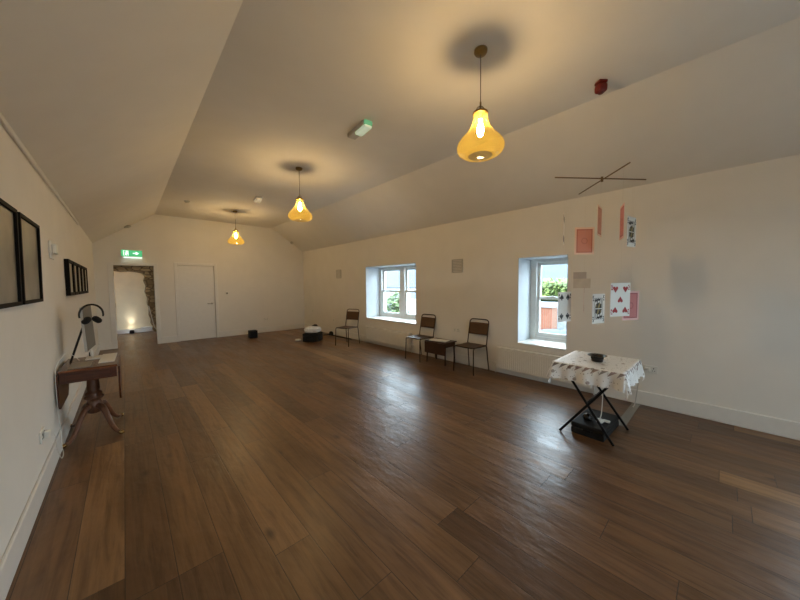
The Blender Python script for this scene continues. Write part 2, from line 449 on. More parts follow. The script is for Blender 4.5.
base('baseboard_right', (XR - .02, XR, YB, YF, 0, .17))
base('baseboard_left', (XL, XL + .02, YB, YF, 0, .17))
base('baseboard_far', (XL + .02, D1[0] - .1, YF - .02, YF, 0, .17), (D1[1] + .08, D2[0] - .07, YF - .02, YF, 0, .17), (D2[1] + .07, XR - .02, YF - .02, YF, 0, .17))
# batten along the top of the left wall
struct(MB().box(XL, XL + .02, YB, 6.94, ZL - .045, ZL - .005, bev=.004, seg=1).build('trim_1', GLOSSW))

# doorway lining (door_1) and the flush door (door_2)
dr = struct(bpy.data.objects.new('door_1', None)); COL.objects.link(dr)
m = MB(); a = .1
m.box(D1[0] - a, D1[0], YF - .018, YF, 0, D1[2] + .07, bev=.004, seg=1); m.box(D1[1], D1[1] + .08, YF - .018, YF, 0, D1[2] + .07, bev=.004, seg=1); m.box(D1[0], D1[1], YF - .018, YF, D1[2], D1[2] + .07, bev=.004, seg=1)
part(m, 'architrave', GLOSSW, dr)
for z in (.25, 1.05, 1.8): part(MB().box(D1[0] - .004, D1[0] + .004, YF + .02, YF + .06, z - .05, z + .05), 'hinge', BRASS, dr)
dr = struct(bpy.data.objects.new('door_2', None)); COL.objects.link(dr)
m = MB(); m.box(D2[0] - .07, D2[0], YF - .018, YF, 0, D2[2] + .07, bev=.004, seg=1); m.box(D2[1], D2[1] + .07, YF - .018, YF, 0, D2[2] + .07, bev=.004, seg=1); m.box(D2[0], D2[1], YF - .018, YF, D2[2], D2[2] + .07, bev=.004, seg=1)
part(m, 'architrave', GLOSSW, dr)
part(MB().box(D2[0] + .005, D2[1] - .012, YF + .012, YF + .05, .006, D2[2] - .014), 'door_leaf', GLOSSW, dr)
m = MB(); m.lathe([(0, 0), (.026, 0), (.026, .01), (0, .01)], mtx=Matrix.Translation((D2[1] - .08, YF + .012, 1.0)) @ Matrix.Rotation(PI / 2, 4, 'X'))
m.tube([(D2[1] - .08, YF + .005, 1.0), (D2[1] - .08, YF - .04, 1.0), (D2[1] - .10, YF - .05, 1.0), (D2[1] - .2, YF - .05, 1.0)], .010)
part(m, 'door_handle', CHROME, dr)

# passage beyond the doorway: old rubble wall around the opening, cream plaster beyond
m = MB(); y0, y1 = YF + .125, YF + .65
lint = [(-.6, 2.6), (-.6, 1.93), (-.2, 1.91), (-.05, 1.885), (.1, 1.90), (.25, 1.88), (.36, 1.85), (.41, 1.78), (.38, 1.66), (.42, 1.52), (.395, 1.36), (.44, 1.2), (.43, 1.05), (.465, .9), (.45, .74), (.49, .62), (.485, .5), (.53, .42), (.52, .33), (.60, .30), (.62, 0), (1.3, 0), (1.3, 2.6)]
m.prism(lint, y0, y1)
struct(m.build('wall_passage_stone', STONE))
struct(MB().prism([(.60, .32), (.53, .43), (.495, .63), (.44, 1.0), (.455, 1.0), (.515, .63), (.55, .44), (.63, .33)], y0 - .006, y0 + .01).build('trim_2', GLOSSW))
struct(MB().box(-1.2, 1.6, 13.0, 13.2, 0, 2.6).build('wall_passage_end', CREAM))
struct(MB().box(-1.2, -1.0, YF + .12, 13.0, 0, 2.6).build('wall_passage_left', CREAM))
struct(MB().box(1.4, 1.6, YF + .12, 13.0, 0, 2.6).build('wall_passage_right', CREAM))
struct(MB().box(-1.2, 1.6, YF + .10, 13.2, 2.6, 2.8).build('ceiling_passage', CEIL))
base('baseboard_passage', (-1.0, 1.4, 12.97, 13.0, 0, .13))
up = thing('uplight', 'small floor uplight throwing a bright cone on the cream wall beyond the doorway', 'lamp', (.12, 12.885, 0))
m = MB(); m.lathe([(0, 0), (.06, 0), (.06, .05), (.05, .10), (.045, .10), (.045, .085), (0, .085)]); part(m, 'lamp_body', BLACK, up)
part(MB().lathe([(0, .086), (.044, .086), (.044, .09), (0, .09)]), 'lens', UPL, up)
l = bpy.data.lights.new('uplight_beam', 'SPOT'); l.energy = 14; l.color = (1, .93, .78); l.spot_size = .95; l.spot_blend = .8; l.shadow_soft_size = .03
o = bpy.data.objects.new('uplight_beam', l); COL.objects.link(o); o.parent = up; o.location = (0, 0, .11); o.rotation_euler = (PI - .12, 0, 0)
pl_ = thing('passage_ceiling_light', 'round ceiling light of the passage beyond the doorway', 'lamp', (-.2, 11.9, 2.6))
part(MB().lathe([(0, 0), (.12, 0), (.11, -.04), (0, -.06)]), 'diffuser', mat('passage_diffuser', '#fff0d8', .4, emis='#ffba62', stre=20), pl_)
tag(MB().tube([(.34, 12.93, .16), (.7, 12.93, .165), (1.1, 12.93, .17)], .02).build('pipe', GLOSSW), 'white pipe running low along the cream passage wall', 'pipe')

# ------------------------------------------------------------------ windows
def window(nm, y0, y1, z0, z1, n):
    root = struct(bpy.data.objects.new(nm, None)); COL.objects.link(root)
    X0, X1 = 5.06, 5.17
    part(MB().box(XR - .025, X0, y0 - .0, y1 + .0, z0, z0 + .028, bev=.006), 'window_sill', GLOSSW, root)
    m = MB(); zb = z0 + .028
    fw = .10; m.box(X0, X1, y0, y0 + fw, zb, z1); m.box(X0, X1, y1 - fw, y1, zb, z1); m.box(X0, X1, y0 + fw, y1 - fw, z1 - .06, z1); m.box(X0, X1, y0 + fw, y1 - fw, zb, zb + .055)
    ym = (y0 + y1) / 2
    if n == 2: m.box(X0, X1, ym - .085, ym + .085, zb + .055, z1 - .06)
    part(m, 'window_frame', UPVC, root)
    bays = [(y0 + fw, y1 - fw)] if n == 1 else [(y0 + fw, ym - .085), (ym + .085, y1 - fw)]
    zl, zh = zb + .055, z1 - .06; zm = (zl + zh) / 2 + .03
    for a, b in bays:
        for (p, q, x) in ((zm - .02, zh, 5.12), (zl, zm + .02, 5.08)):
            m = MB(); w = .05; t = .035
            m.box(x, x + t, a, a + w, p, q); m.box(x, x + t, b - w, b, p, q); m.box(x, x + t, a + w, b - w, p, p + (.04 if p > zl else .07)); m.box(x, x + t, a + w, b - w, q - .045, q)
            s = part(m, 'sash', UPVC, root)
            part(MB().box(x + .014, x + .020, a + w - .003, b - w + .003, p + .035, q - .04), 'pane', GLASS, s)
        part(MB().box(5.055, 5.08, (a + b) / 2 - .03, (a + b) / 2 + .03, zm + .02, zm + .035, bev=.004), 'latch', CHROME, root)
    return root


window('window_1', *W1, 2); window('window_2', *W2, 1); window('window_3', *W3, 2)
wfill = struct(bpy.data.objects.new('fill_window', None)); COL.objects.link(wfill)  # unseen window behind the camera, added to brighten surfaces facing it
m = MB(); a, b, c, d = WFILL; y0, y1 = YB - .2, YB - .1; q = (a + b) / 2
m.box(a, a + .08, y0, y1, c, d); m.box(b - .08, b, y0, y1, c, d); m.box(a + .08, b - .08, y0, y1, c, c + .08); m.box(a + .08, b - .08, y0, y1, d - .08, d); m.box(q - .05, q + .05, y0, y1, c + .08, d - .08)
part(m, 'window_frame', UPVC, wfill)
for p, r in ((a + .08, q - .05), (q + .05, b - .08)): part(MB().box(p - .004, r + .004, YB - .153, YB - .147, c + .076, d - .076), 'pane', GLASS, wfill)
# splayed white linings of the openings
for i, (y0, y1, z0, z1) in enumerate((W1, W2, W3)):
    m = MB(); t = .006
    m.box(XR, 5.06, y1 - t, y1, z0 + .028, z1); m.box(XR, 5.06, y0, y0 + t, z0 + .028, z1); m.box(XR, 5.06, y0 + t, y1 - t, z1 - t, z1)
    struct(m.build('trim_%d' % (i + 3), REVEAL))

# ------------------------------------------------------------------ outside
struct(MB().box(-30, 40, -30, 50, -.9, -.4).build('ground_outside', PALEW))


def leafy(nm, x0, x1, y0, y1, z0, z1, n, s, mt, label, cat):
    root = thing(nm, label, cat, ((x0 + x1) / 2, (y0 + y1) / 2, z0)); hx, hy, hz = (x1 - x0) / 2, (y1 - y0) / 2, z1 - z0
    m = MB()
    for k in range(n):
        f = random.choice('xxt')
        p = Vector((random.uniform(-hx, hx), random.uniform(-hy, hy), random.uniform(.3, 1) * hz))
        if cat != 'hedge': f = 'c'; g_ = Vector((random.gauss(0, 1), random.gauss(0, 1), random.gauss(0, 1))).normalized() * random.random() ** .4; p = Vector((g_.x * hx, g_.y * hy, hz * (.56 + .42 * g_.z)))
        if f == 'x': p.x = -hx + random.uniform(-.06, .1)
        elif f == 't': p.z = hz + random.uniform(-.12, .08)
        a = Vector((random.gauss(0, 1), random.gauss(0, 1), random.gauss(0, 1))).normalized(); b = a.orthogonal().normalized()
        L = s * random.uniform(.6, 1.3)
        m.quad(p - a * L, p + b * L * .5, p + a * L, p - b * L * .5)
    m.build('foliage', mt, root, recalc=False)
    c = MB(); c.box(-hx + .08, hx, -hy, hy, .02, hz - .06, bev=.1)
    if cat == 'hedge': part(c, 'inner_growth', mat(nm + '_core', '#33421c', .9, var=.3), root)
    else:
        st_ = MB()
        for k in range(7): st_.tube([(random.uniform(-.1, .1), random.uniform(-.1, .1), 0), (random.uniform(-hx, hx) * .5, random.uniform(-hy, hy) * .5, hz * .8)], .012, 6)
        part(st_, 'stems', STEM, root)
    return root


leafy('hedge', 9.0, 9.9, 1.0, 8.2, .95, 1.55, 2600, .07, HEDGE, 'clipped green hedge topping the white yard wall beyond the single window', 'hedge')
tag(MB().box(8.9, 9.9, 1.0, 8.2, -.4, .95, bev=.02).build('yard_wall', RENDER), 'low white rendered yard wall under the clipped hedge', 'wall')
bp = thing('brick_pier', 'orange brick pier standing before the white yard wall', 'pier', (8.4, 3.32, -.4))
part(MB().box(-.2, .2, -.27, .27, 0, 1.25, bev=.01), 'shaft', BRICK, bp); part(MB().box(-.24, .24, -.31, .31, 1.25, 1.32, bev=.01), 'capstone', RENDER, bp)
m = MB(); n0 = 14
for i in range(3): m.lathe([(0, .62 - i * .06), (.25, .58 - i * .05), (.42, .35), (.5, .0)], c=(0, (i - 1) * .42, 0), n=16)
tp = tag(m.build('tarpaulin_mound', TARP, None, (7.2, 2.62, -.12)), 'blue grey tarpaulin heaped on the pale yard ground', 'tarpaulin')
hs = thing('neighbouring_house', 'long pale house with a slate roof beyond the hedge', 'house', (16, 12, -.4))
part(MB().box(0, 6, -10, 14, 0, 1.75), 'house_wall', RENDER, hs)
part(MB().prism([(-.3, 1.7), (3, 4.1), (6.3, 1.7)], -10.3, 14.3), 'roof', SLATE, hs)
for y in (-6.5, -3.2, 0.4, 3.4, 7.6):
    wf = part(MB().box(-.03, .03, y, y + .9, .7, 1.5), 'house_window', UPVC, hs); part(MB().box(-.04, -.02, y + .07, y + .83, .77, 1.43), 'house_pane', DARKW, wf)
part(MB().box(2.6, 3.4, -3, -2.2, 3.2, 4.8), 'chimney', RENDER, hs)
part(MB().box(2.6, 3.4, 6, 6.8, 3.2, 4.8), 'chimney', RENDER, hs)
for (x, y, h, s) in ((7.6, 8.45, 1.3, .5), (8.3, 6.9, 1.3, .5)):
    leafy('garden_shrub', x - s, x + s, y - s * .8, y + s * .8, -.4, h, 900, .09, SHRUB,
          'loose green shrub close behind the paired window' if y > 8 else 'smaller green shrub near the mullion of the paired window', 'shrub')
tag(MB().tube([(7.2, 9.35, -.4), (7.2, 9.35, 2.1)], .09, 12).build('white_post', RENDER), 'white post standing outside the paired window', 'post')

# ------------------------------------------------------------------ pendants
def pendant(label, x, y):
    r = thing('pendant_light', label, 'pendant lamp', (x, y, ZC), 0, 'amber glass pendants along the ceiling')
    part(MB().lathe([(0, 0), (.052, 0), (.052, -.018), (.042, -.032), (.012, -.036), (0, -.036)], n=28), 'ceiling_rose', BRONZE, r)
    part(MB().tube([(0, 0, -.03), (0, 0, -.42)], .0035, 6), 'cord', CORD, r)
    m = MB(); m.lathe([(0, -.40), (.007, -.40), (.008, -.455), (.020, -.46), (.022, -.475), (.058, -.48), (.062, -.492), (.058, -.497), (.02, -.50), (.02, -.535), (0, -.535)], n=24)
    m.tube([(.036 * math.cos(a) * .73, -.036 * math.cos(a) * .68, -.478 + .044 * math.sin(a)) for a in [k * PI / 10 for k in range(11)]], .0042, 6)
    part(m, 'lamp_holder', BRONZE, r)
    prof = [(.053, -.493), (.057, -.53), (.066, -.57), (.085, -.615), (.115, -.66), (.150, -.70), (.176, -.735), (.187, -.765), (.186, -.79), (.172, -.818), (.145, -.838), (.110, -.848), (.095, -.848)]
    prof = [(r_p, -.493 + (z_p + .493) * .93) for r_p, z_p in prof]
    part(MB().lathe(prof, n=48), 'glass_shade', AMBER, r)
    part(MB().lathe([(0, -.535), (.012, -.537), (.013, -.565), (.022, -.59), (.027, -.615), (.026, -.64), (.018, -.662), (.006, -.673), (0, -.674)], n=20), 'bulb', BULBM, r)
    return r


pendant('amber glass pendant hanging nearest, before the red alarm', 2.162, 1.375)
pendant('amber glass pendant hanging second along the ceiling, between the two small ceiling fittings', 2.114, 4.63)
pendant('amber glass pendant hanging farthest, close to the end wall with the doors', 2.10, 8.297)

# ceiling fittings
e = thing('emergency_light', 'long white emergency light with a green lit end between the first two pendants', 'emergency light', (2.12, 2.99, ZC), math.radians(-6))
part(MB().box(-.055, .055, -.2, .2, -.055, 0, bev=.012), 'housing', GREYP, e)
part(MB().box(-.045, .045, -.215, .02, -.085, -.05, bev=.008), 'diffuser', DIFF, e); part(MB().box(-.05, .05, -.222, -.19, -.06, -.01, bev=.006), 'end_cap', mat('dim_green', '#5f9470', .4, emis='#7fd09a', stre=.35), e)
e = thing('bulkhead_light', 'small oval bulkhead light on the ceiling before the farthest pendant', 'emergency light', (2.163, 6.76, ZC), math.radians(-8))
part(MB().box(-.07, .07, -.17, .17, -.03, 0, bev=.01), 'housing', GREYP, e); part(MB().box(-.055, .055, -.14, .14, -.075, -.025, bev=.02, seg=3), 'diffuser', WARMD, e)
a = thing('fire_alarm', 'dark red fire alarm sounder fixed near the slope of the ceiling', 'fire alarm', (3.315, .835, ZC), math.radians(-40)); a.scale = (.78, .78, .82)
part(MB().box(-.05, .05, -.05, .05, -.03, 0, bev=.01), 'mount', RED, a); part(MB().box(-.056, .056, -.052, .052, -.125, -.03, bev=.03, seg=4), 'sounder', RED, a)
part(MB().lathe([(0, -.124), (.03, -.124), (.026, -.134), (0, -.136)]), 'grille', mat('dark_red', '#4a0c08', .4), a)
part_d = tag(MB().lathe([(0, 0), (.05, 0), (.05, -.015), (.03, -.04), (0, -.045)]).build('smoke_detector', GREYP, None, (1.083, 7.99, ZC)), 'tiny round detector on the ceiling left of the farthest pendant', 'detector')
# small fittings on the slopes by the far wall
sl = math.atan2(ZC - ZL, CL - XL)
o = tag(MB().box(-.035, .035, -.09, .09, -.05, 0, bev=.012).build('motion_sensor', GREYP, None, (.10, 9.72, zt(.10))), 'small grey sensor on the slope above the exit sign', 'sensor'); o.rotation_euler = (0, -sl, .5)
sr = math.atan2(ZC - ZR, XR - CR)
o = tag(MB().box(-.045, .045, -.05, .05, -.06, 0, bev=.015).build('corner_sensor', GREYP, None, (4.2, 9.86, zt(4.2))), 'small grey sensor on the slope in the far window corner', 'sensor'); o.rotation_euler = (0, sr, 0)

# exit sign
s = thing('exit_sign', 'green lit running man exit sign above the open doorway', 'sign', (.17, YF, 2.30))
part(MB().box(-.20, .20, -.07, 0, -.07, .10, bev=.01), 'housing', PLAST, s)
part(MB().box(-.195, .195, -.078, -.068, -.055, .095, bev=.003), 'sign_panel', GREEN, s)
m = MB(); yf = -.0815
def qd(p): m.prism(p, yf, yf + .004)
qd([(-.155, -.04), (-.155, .08), (-.143, .08), (-.143, -.04)]); qd([(-.143, .068), (-.143, .08), (-.06, .08), (-.06, .068)]); qd([(-.072, -.04), (-.072, .068), (-.06, .068), (-.06, -.04)])   # doorway
m.lathe([(0, 0), (.014, 0), (.014, .004), (0, .004)], mtx=Matrix.Translation((-.093, yf + .004, .052)) @ Matrix.Rotation(PI / 2, 4, 'X'))
qd([(-.118, .005), (-.10, .04), (-.085, .036), (-.098, 0)]); qd([(-.10, .005), (-.118, -.012), (-.135, -.035), (-.124, -.04), (-.108, -.02), (-.09, -.005)]); qd([(-.112, .0), (-.098, .006), (-.084, -.016), (-.09, -.042), (-.101, -.04), (-.098, -.018)]); qd([(-.09, .034), (-.07, .012), (-.076, .006), (-.096, .022)]); qd([(-.115, .036), (-.138, .02), (-.133, .013), (-.112, .026)])
part(m, 'running_man_pictogram', WHITEE, s); m = MB()
qd([(.02, .032), (.02, .010), (.085, .010), (.085, .032)]); qd([(.075, .062), (.135, .021), (.075, -.02)])                                                        # arrow
part(m, 'arrow_pictogram', WHITEE, s)
part(MB().box(-.15, .19, -.07, -.01, -.088, -.068, bev=.005), 'downlight_strip', WHITEE, s)

# ------------------------------------------------------------------ left wall
def picture(y0, y1, z0, z1, d, fw, art, label, group, tilt=0, cat='picture'):
    r = thing('framed_picture', label, cat, (XL, (y0 + y1) / 2, z0), 0, group); h = (y1 - y0) / 2; H = z1 - z0
    m = MB(); m.box(.002, d, -h, -h + fw, 0, H); m.box(.002, d, h - fw, h, 0, H); m.box(.002, d, -h + fw, h - fw, 0, fw); m.box(.002, d, -h + fw, h - fw, H - fw, H)
    part(m, 'frame', FRAMEM, r)
    part(MB().box(.004, d - .014, -h + fw, h - fw, fw, H - fw), 'print', art, r)
    r.rotation_euler = (0, tilt, 0)
    return r


picture(2.28, 2.885, 1.395, 1.965, .045, .022, PRINT, 'large black framed grey print nearest the camera, cut by the photo edge', 'large prints on the long wall', .012)
picture(2.945, 3.525, 1.395, 1.965, .045, .022, PRINT, 'large black framed grey print beside the white thermostat', 'large prints on the long wall', .012)
ords = ['first and nearest', 'second', 'third and middle', 'fourth', 'fifth and farthest']
for i in range(5):
    y = 5.18 + i * .48
    picture(y, y + .44, 1.40, 1.83, .04, .04, PRINT2, 'small black framed pale picture, %s of the row beyond the thermostat' % ords[i], 'small framed pictures in a row')
t = thing('thermostat', 'white wall control box between the large prints and the small pictures', 'thermostat', (XL, 4.36, 1.77))
part(MB().box(0, .015, -.09, .09, 0, .17, bev=.004), 'back_plate', PLAST, t); part(MB().box(.015, .045, -.065, .065, .05, .14, bev=.008), 'control_box', mat('lit_plastic', (.86, .86, .78, 1), .3), t)


def socket(x, y, z, face, label, w=.146, h=.086, grp='white wall sockets'):
    r = thing('wall_socket', label, 'socket', (x, y, z), {'x-': -PI / 2, 'x+': PI / 2, 'y-': 0}[face], grp)
    part(MB().box(-w / 2, w / 2, -.012, 0, -h / 2, h / 2, bev=.004), 'face_plate', PLAST, r)
    for sx in ((-.035, .035) if w > .1 else (0,)):
        m = MB(); m.box(sx - .004, sx + .004, -.0135, -.011, .005, .02); m.box(sx - .013, sx - .006, -.0135, -.011, -.02, -.012); m.box(sx + .006, sx + .013, -.0135, -.011, -.02, -.012)
        part(m, 'pin_holes', BLACK, r)
    return r


socket(XL, 3.42, .40, 'x+', 'white wall socket by the pedestal table, with a plugged in cable')
socket(XR, .579, .453, 'x-', 'white wall socket just behind the cloth covered table')
socket(XR, 3.43, .622, 'x-', 'white wall socket between the two paired chairs, above the low stool table')
socket(XR, 9.33, .633, 'x-', 'small single wall plate near the far window corner', .086)
socket(XR, 7.97, .44, 'x-', 'small single wall plate left of the lone chair', .086)
socket(3.316, YF, .422, 'y-', 'white wall socket on the end wall near the black box', .146)
sw = thing('light_switch', 'small light switch on the end wall right of the closed door', 'switch', (2.23, YF, 1.29))
part(MB().box(-.043, .043, -.01, 0, -.043, .043, bev=.004), 'face_plate', PLAST, sw); part(MB().box(-.02, .02, -.016, -.008, -.03, .012, bev=.003), 'rocker', mat('switch_dark', '#3a342c', .4), sw)
for y, z, w, lb in ((3.416, 1.834, .125, 'square white wall vent between the two windows'), (7.634, 1.816, .125, 'square white wall vent beyond the paired window')):
    v = thing('wall_vent', lb, 'vent', (XR, y, z), 0, 'square vents on the window wall')
    m = MB(); m.box(-.015, 0, -w, -w + .02, -w, w); m.box(-.015, 0, w - .02, w, -w, w); m.box(-.015, 0, -w + .02, w - .02, w - .02, w); m.box(-.015, 0, -w + .02, w - .02, -w, -w + .02); part(m, 'vent_frame', GREYP, v)
    m = MB()
    for k in range(7): z0 = -w + .03 + k * (2 * w - .05) / 7; m.box(-.012, 0, -w + .02, w - .02, z0, z0 + .018)
    part(m, 'louvres', GREYP, v)
v = thing('wall_notice', 'pale two tone plate on the wall right of the single window', 'notice', (XR, 1.325, 1.555))
part(MB().box(-.008, 0, -.10, .11, -.13, .0), 'lower_plate', LILAC, v); part(MB().box(-.014, 0, -.05, .11, 0, .09), 'upper_plate', LILACD, v)


# radiators
def radiator(y0, y1, z0, z1, label):
    r = thing('radiator', label, 'radiator', (XR, (y0 + y1) / 2, 0), 0, 'white panel radiators under the windows'); h = (y1 - y0) / 2
    m = MB(); m.box(-.10, -.085, -h, h, z0, z1, bev=.006)
    n = int(2 * h / .034)
    for k in range(n): yy = -h + .02 + k * (2 * h - .04) / n; m.box(-.104, -.10, yy, yy + .022, z0 + .025, z1 - .03)
    part(m, 'front_panel', RADW, r)
    m = MB(); m.box(-.10, -.03, -h, -h + .004, z0, z1); m.box(-.10, -.03, h - .004, h, z0, z1); m.box(-.035, -.03, -h, h, z0, z1); part(m, 'casing', RADW, r)
    m = MB(); m.box(-.10, -.03, -h, h, z1 - .004, z1 + .004, bev=.002); part(m, 'top_grille', RADW, r)
    for s in (-1, 1):
        m = MB(); m.box(-.03, -.001, s * (h - .15) - .02, s * (h - .15) + .02, z0 + .10, z1 - .05); part(m, 'wall_bracket', RADW, r)
    for s in (-1, 1):
        m = MB(); m.tube([(-.06, s * (h + .03), 0), (-.06, s * (h + .03), z0 + .05), (-.06, s * h, z0 + .05)], .008); v = part(m, 'feed_pipe', GLOSSW, r)
        part(MB().tube([(-.06, s * (h + .03), z0 + .03), (-.06, s * (h + .03), z0 + .11)], .018, 10), 'valve', PLAST, v)


radiator(1.17, 2.55, .09, .44, 'long white panel radiator under the single window')
radiator(4.62, 6.25, .09, .43, 'long white panel radiator under the paired window')

# ------------------------------------------------------------------ chairs
def make_chair():
    r = thing('stacking_chair', 'x', 'chair', group='brown canvas stacking chairs')
    w = .19; rr = .0095
    def arc(p0, p1, p2, n=5):
        p0, p1, p2 = Vector(p0), Vector(p1), Vector(p2)
        return [p0 * (1 - t) ** 2 + p1 * 2 * t * (1 - t) + p2 * t * t for t in [k / n for k in range(n + 1)]]
    # back frame: one bent tube up from the seat, over the top bar and down
    L = [Vector((-.19, -w, .43))] + arc((-.26, -w, .80), (-.275, -w, .87), (-.275, -w + .07, .87)) + arc((-.275, w - .07, .87), (-.275, w, .87), (-.26, w, .80)) + [Vector((-.19, w, .43))]
    part(MB().tube(L, rr), 'back_frame', TUBE, r)
    # seat frame
    part(MB().tube(arc((-.19, -w, .43), (-.21, -w, .43), (-.21, -w + .03, .43), 2) + arc((-.21, w - .03, .43), (-.21, w, .43), (-.19, w, .43), 2) + arc((.15, w, .44), (.2, w, .445), (.2, w - .05, .44)) + arc((.2, -w + .05, .44), (.2, -w, .445), (.15, -w, .44)), rr, closed=True), 'seat_frame', TUBE, r)
    for s in (-1, 1):
        part(MB().tube([(.17, s * w, .44), (.20, s * w, .41), (.205, s * (w + .005), .2), (.21, s * (w + .01), 0)], rr), 'leg', TUBE, r)
        part(MB().tube([(-.185, s * w, .435), (-.20, s * w, .40), (-.225, s * (w + .005), .2), (-.255, s * (w + .01), 0)], rr), 'leg', TUBE, r)
    # canvas back, slightly hollow, and canvas seat
    def sheet(f, nu, nv, th):
        m = MB(); g = [[m.bm.verts.new(f(u / nu, v / nv)) for v in range(nv + 1)] for u in range(nu + 1)]
        fs = [m.bm.faces.new((g[u][v], g[u + 1][v], g[u + 1][v + 1], g[u][v + 1])) for u in range(nu) for v in range(nv)]
        bmesh.ops.recalc_face_normals(m.bm, faces=m.bm.faces); bmesh.ops.solidify(m.bm, geom=m.bm.faces[:], thickness=th)
        for q in m.bm.faces: q.smooth = True
        return m
    part(sheet(lambda u, v: (-.19 - .07 * ((.60 + .21 * v) - .43) / .37 - .025 * math.sin(PI * u) - .004, -w + 2 * w * u, .60 + .21 * v), 10, 6, .012), 'backrest', CANVAS, r)
    part(sheet(lambda u, v: (-.20 + .39 * v, -w + 2 * w * u, .446 - .012 * math.sin(PI * u)), 10, 8, .010), 'seat', SEATC, r)
    return r


c0 = make_chair()
for i, (x, y, a, lb) in enumerate(((4.335, 2.93, 180, 'brown canvas stacking chair nearest the single window'),
                                   (4.335, 4.13, 180, 'brown canvas stacking chair between the paired window and the low stool table'),
                                   (4.06, 6.38, 200, 'lone brown canvas stacking chair on the far side of the paired window'))):
    c = c0 if i == 0 else dup(c0); c.location = (x, y, 0); c.rotation_euler = (0, 0, math.radians(a)); c['label'] = lb

# low stool table between the two chairs
st = thing('stool_table', 'low dark wooden stool table with a hanging flap between two chairs', 'table', (4.40, 3.645, 0))
part(MB().box(-.17, .17, -.255, .255, .405, .425, bev=.005), 'tabletop', DKWOOD, st)
part(MB().box(-.182, -.168, -.25, .25, .19, .405, bev=.004), 'front_flap', DKWOOD, st)
part(MB().box(-.14, .14, -.235, -.215, .33, .405), 'end_rail', DKWOOD, st); part(MB().box(-.14, .14, .215, .235, .33, .405), 'end_rail', DKWOOD, st)
for sx in (-1, 1):
    for sy in (-1, 1): part(MB().tube([(sx * .13, sy * .21, .405), (sx * .14, sy * .225, 0)], [.018, .012], 8), 'leg', DKWOOD, st)
pp = tag(MB().box(-.09, .09, -.19, .17, 0, .012, bev=.003).build('paper_stack', PAPER, None, (4.36, 3.66, .4252)), 'white sheets of paper lying on the low stool table', 'paper'); pp.rotation_euler = (0, 0, .2)

# ------------------------------------------------------------------ pedestal table by the left wall
pt = thing('pedestal_table', 'small mahogany drop leaf table on four splayed brass tipped legs', 'table', (-.28, 4.40, 0))
part(MB().box(-.197, .197, -.34, .34, .712, .735, bev=.006), 'tabletop', MAHOGL, pt)
m = MB(); m.box(-.19, .19, -.335, -.315, .615, .712); m.box(-.19, .19, .305, .325, .615, .712); m.box(-.175, -.157, -.315, .305, .615, .712); m.box(.157, .175, -.315, .305, .615, .712); m.box(-.157, .157, -.305, .305, .615, .63)
fr = part(m, 'frieze', MAHOG, pt)
part(MB().box(-.15, .15, -.341, -.334, .628, .70, bev=.003), 'drawer', MAHOG, pt)
for s in (-1, 1):
    m = MB(); P = [(-.335, .712), (.335, .712), (.335, .46), (.26, .37), (-.26, .37), (-.335, .46)]
    m.prism([(a, b) for a, b in P], s * .1985, s * .2125, 'x'); part(m, 'drop_leaf', MAHOG, pt)
part(MB().lathe([(0, .615), (.06, .615), (.055, .60), (.042, .585), (.046, .52), (.050, .46), (.044, .43), (.062, .415), (.068, .40), (.058, .388), (.075, .375), (.078, .36), (.060, .345), (.052, .33), (.066, .30), (.070, .25), (.058, .21), (.03, .195), (0, .19)], n=28), 'column', MAHOGP, pt)
for sx, sy in ((-1, -1), (1, -1), (1, 1), (-1, 1)):
    d = Vector((sx * .205, sy * .29, 0)); L = d.length; d.normalize(); pts = []; rad = []
    for k in range(11):
        t = k / 10; q = 1 - t; r = .03 * q ** 3 + 3 * .17 * q * q * t + 3 * .17 * q * t * t + (L - .03) * t ** 3; z = .27 * q ** 3 + 3 * .335 * q * q * t + 3 * .03 * q * t * t + .024 * t ** 3
        pts.append((d.x * r, d.y * r, z)); rad.append(.031 - .014 * t)
    lg = part(MB().tube(pts, rad, 10), 'leg', MAHOGP, pt)
    e = Vector(pts[-1]); part(MB().tube([e, e + d * .02 + Vector((0, 0, -.001)), e + d * .045 + Vector((0, 0, 0))], [.018, .019, .012], 10), 'brass_toe_cap', BRASS, lg)

# display panel on an easel strut, tilted back
dp = thing('display_panel', 'grey flat panel leaning on a black strut on the mahogany table', 'panel')
A = Vector((-.305, 4.42, .835)); B = Vector((-.262, 4.75, .855)); C_ = Vector((-.327, 4.42, 1.292)); w_ = B - A; h_ = C_ - A; nn = w_.cross(h_).normalized()
if nn.x < 0: nn = -nn
def slab(p0, wv, hv, nv, t0, t1):
    m = MB(); q = [p0, p0 + wv, p0 + wv + hv, p0 + hv]; a = [m.bm.verts.new(v + nv * t0) for v in q]; b = [m.bm.verts.new(v + nv * t1) for v in q]
    fs = [m.bm.faces.new(a), m.bm.faces.new(b)] + [m.bm.faces.new((a[i], a[(i + 1) % 4], b[(i + 1) % 4], b[i])) for i in range(4)]; m._fin(fs); return m
part(slab(A, w_, h_, nn, -.02, 0), 'casing', GREYLT, dp); part(slab(A + w_ * .02 + h_ * .015, w_ * .96, h_ * .97, nn, 0, .002), 'screen', GREYSC, dp)
part(MB().tube([A + w_ * .12 + h_ * .55 - nn * .02, Vector((-.432, 4.46, .737))], .009), 'strut', BLACK, dp)
mid = A + w_ * .5
m = MB(); m.box(-.05, .07, -.09, .09, 0, .012, bev=.004, mtx=Matrix.Translation((mid.x, mid.y, .7352))); part(m, 'foot', PLAST, dp)
part(MB().tube([(mid.x, mid.y, .745), mid + h_ * .06 - nn * .012], .012), 'neck', PLAST, dp)
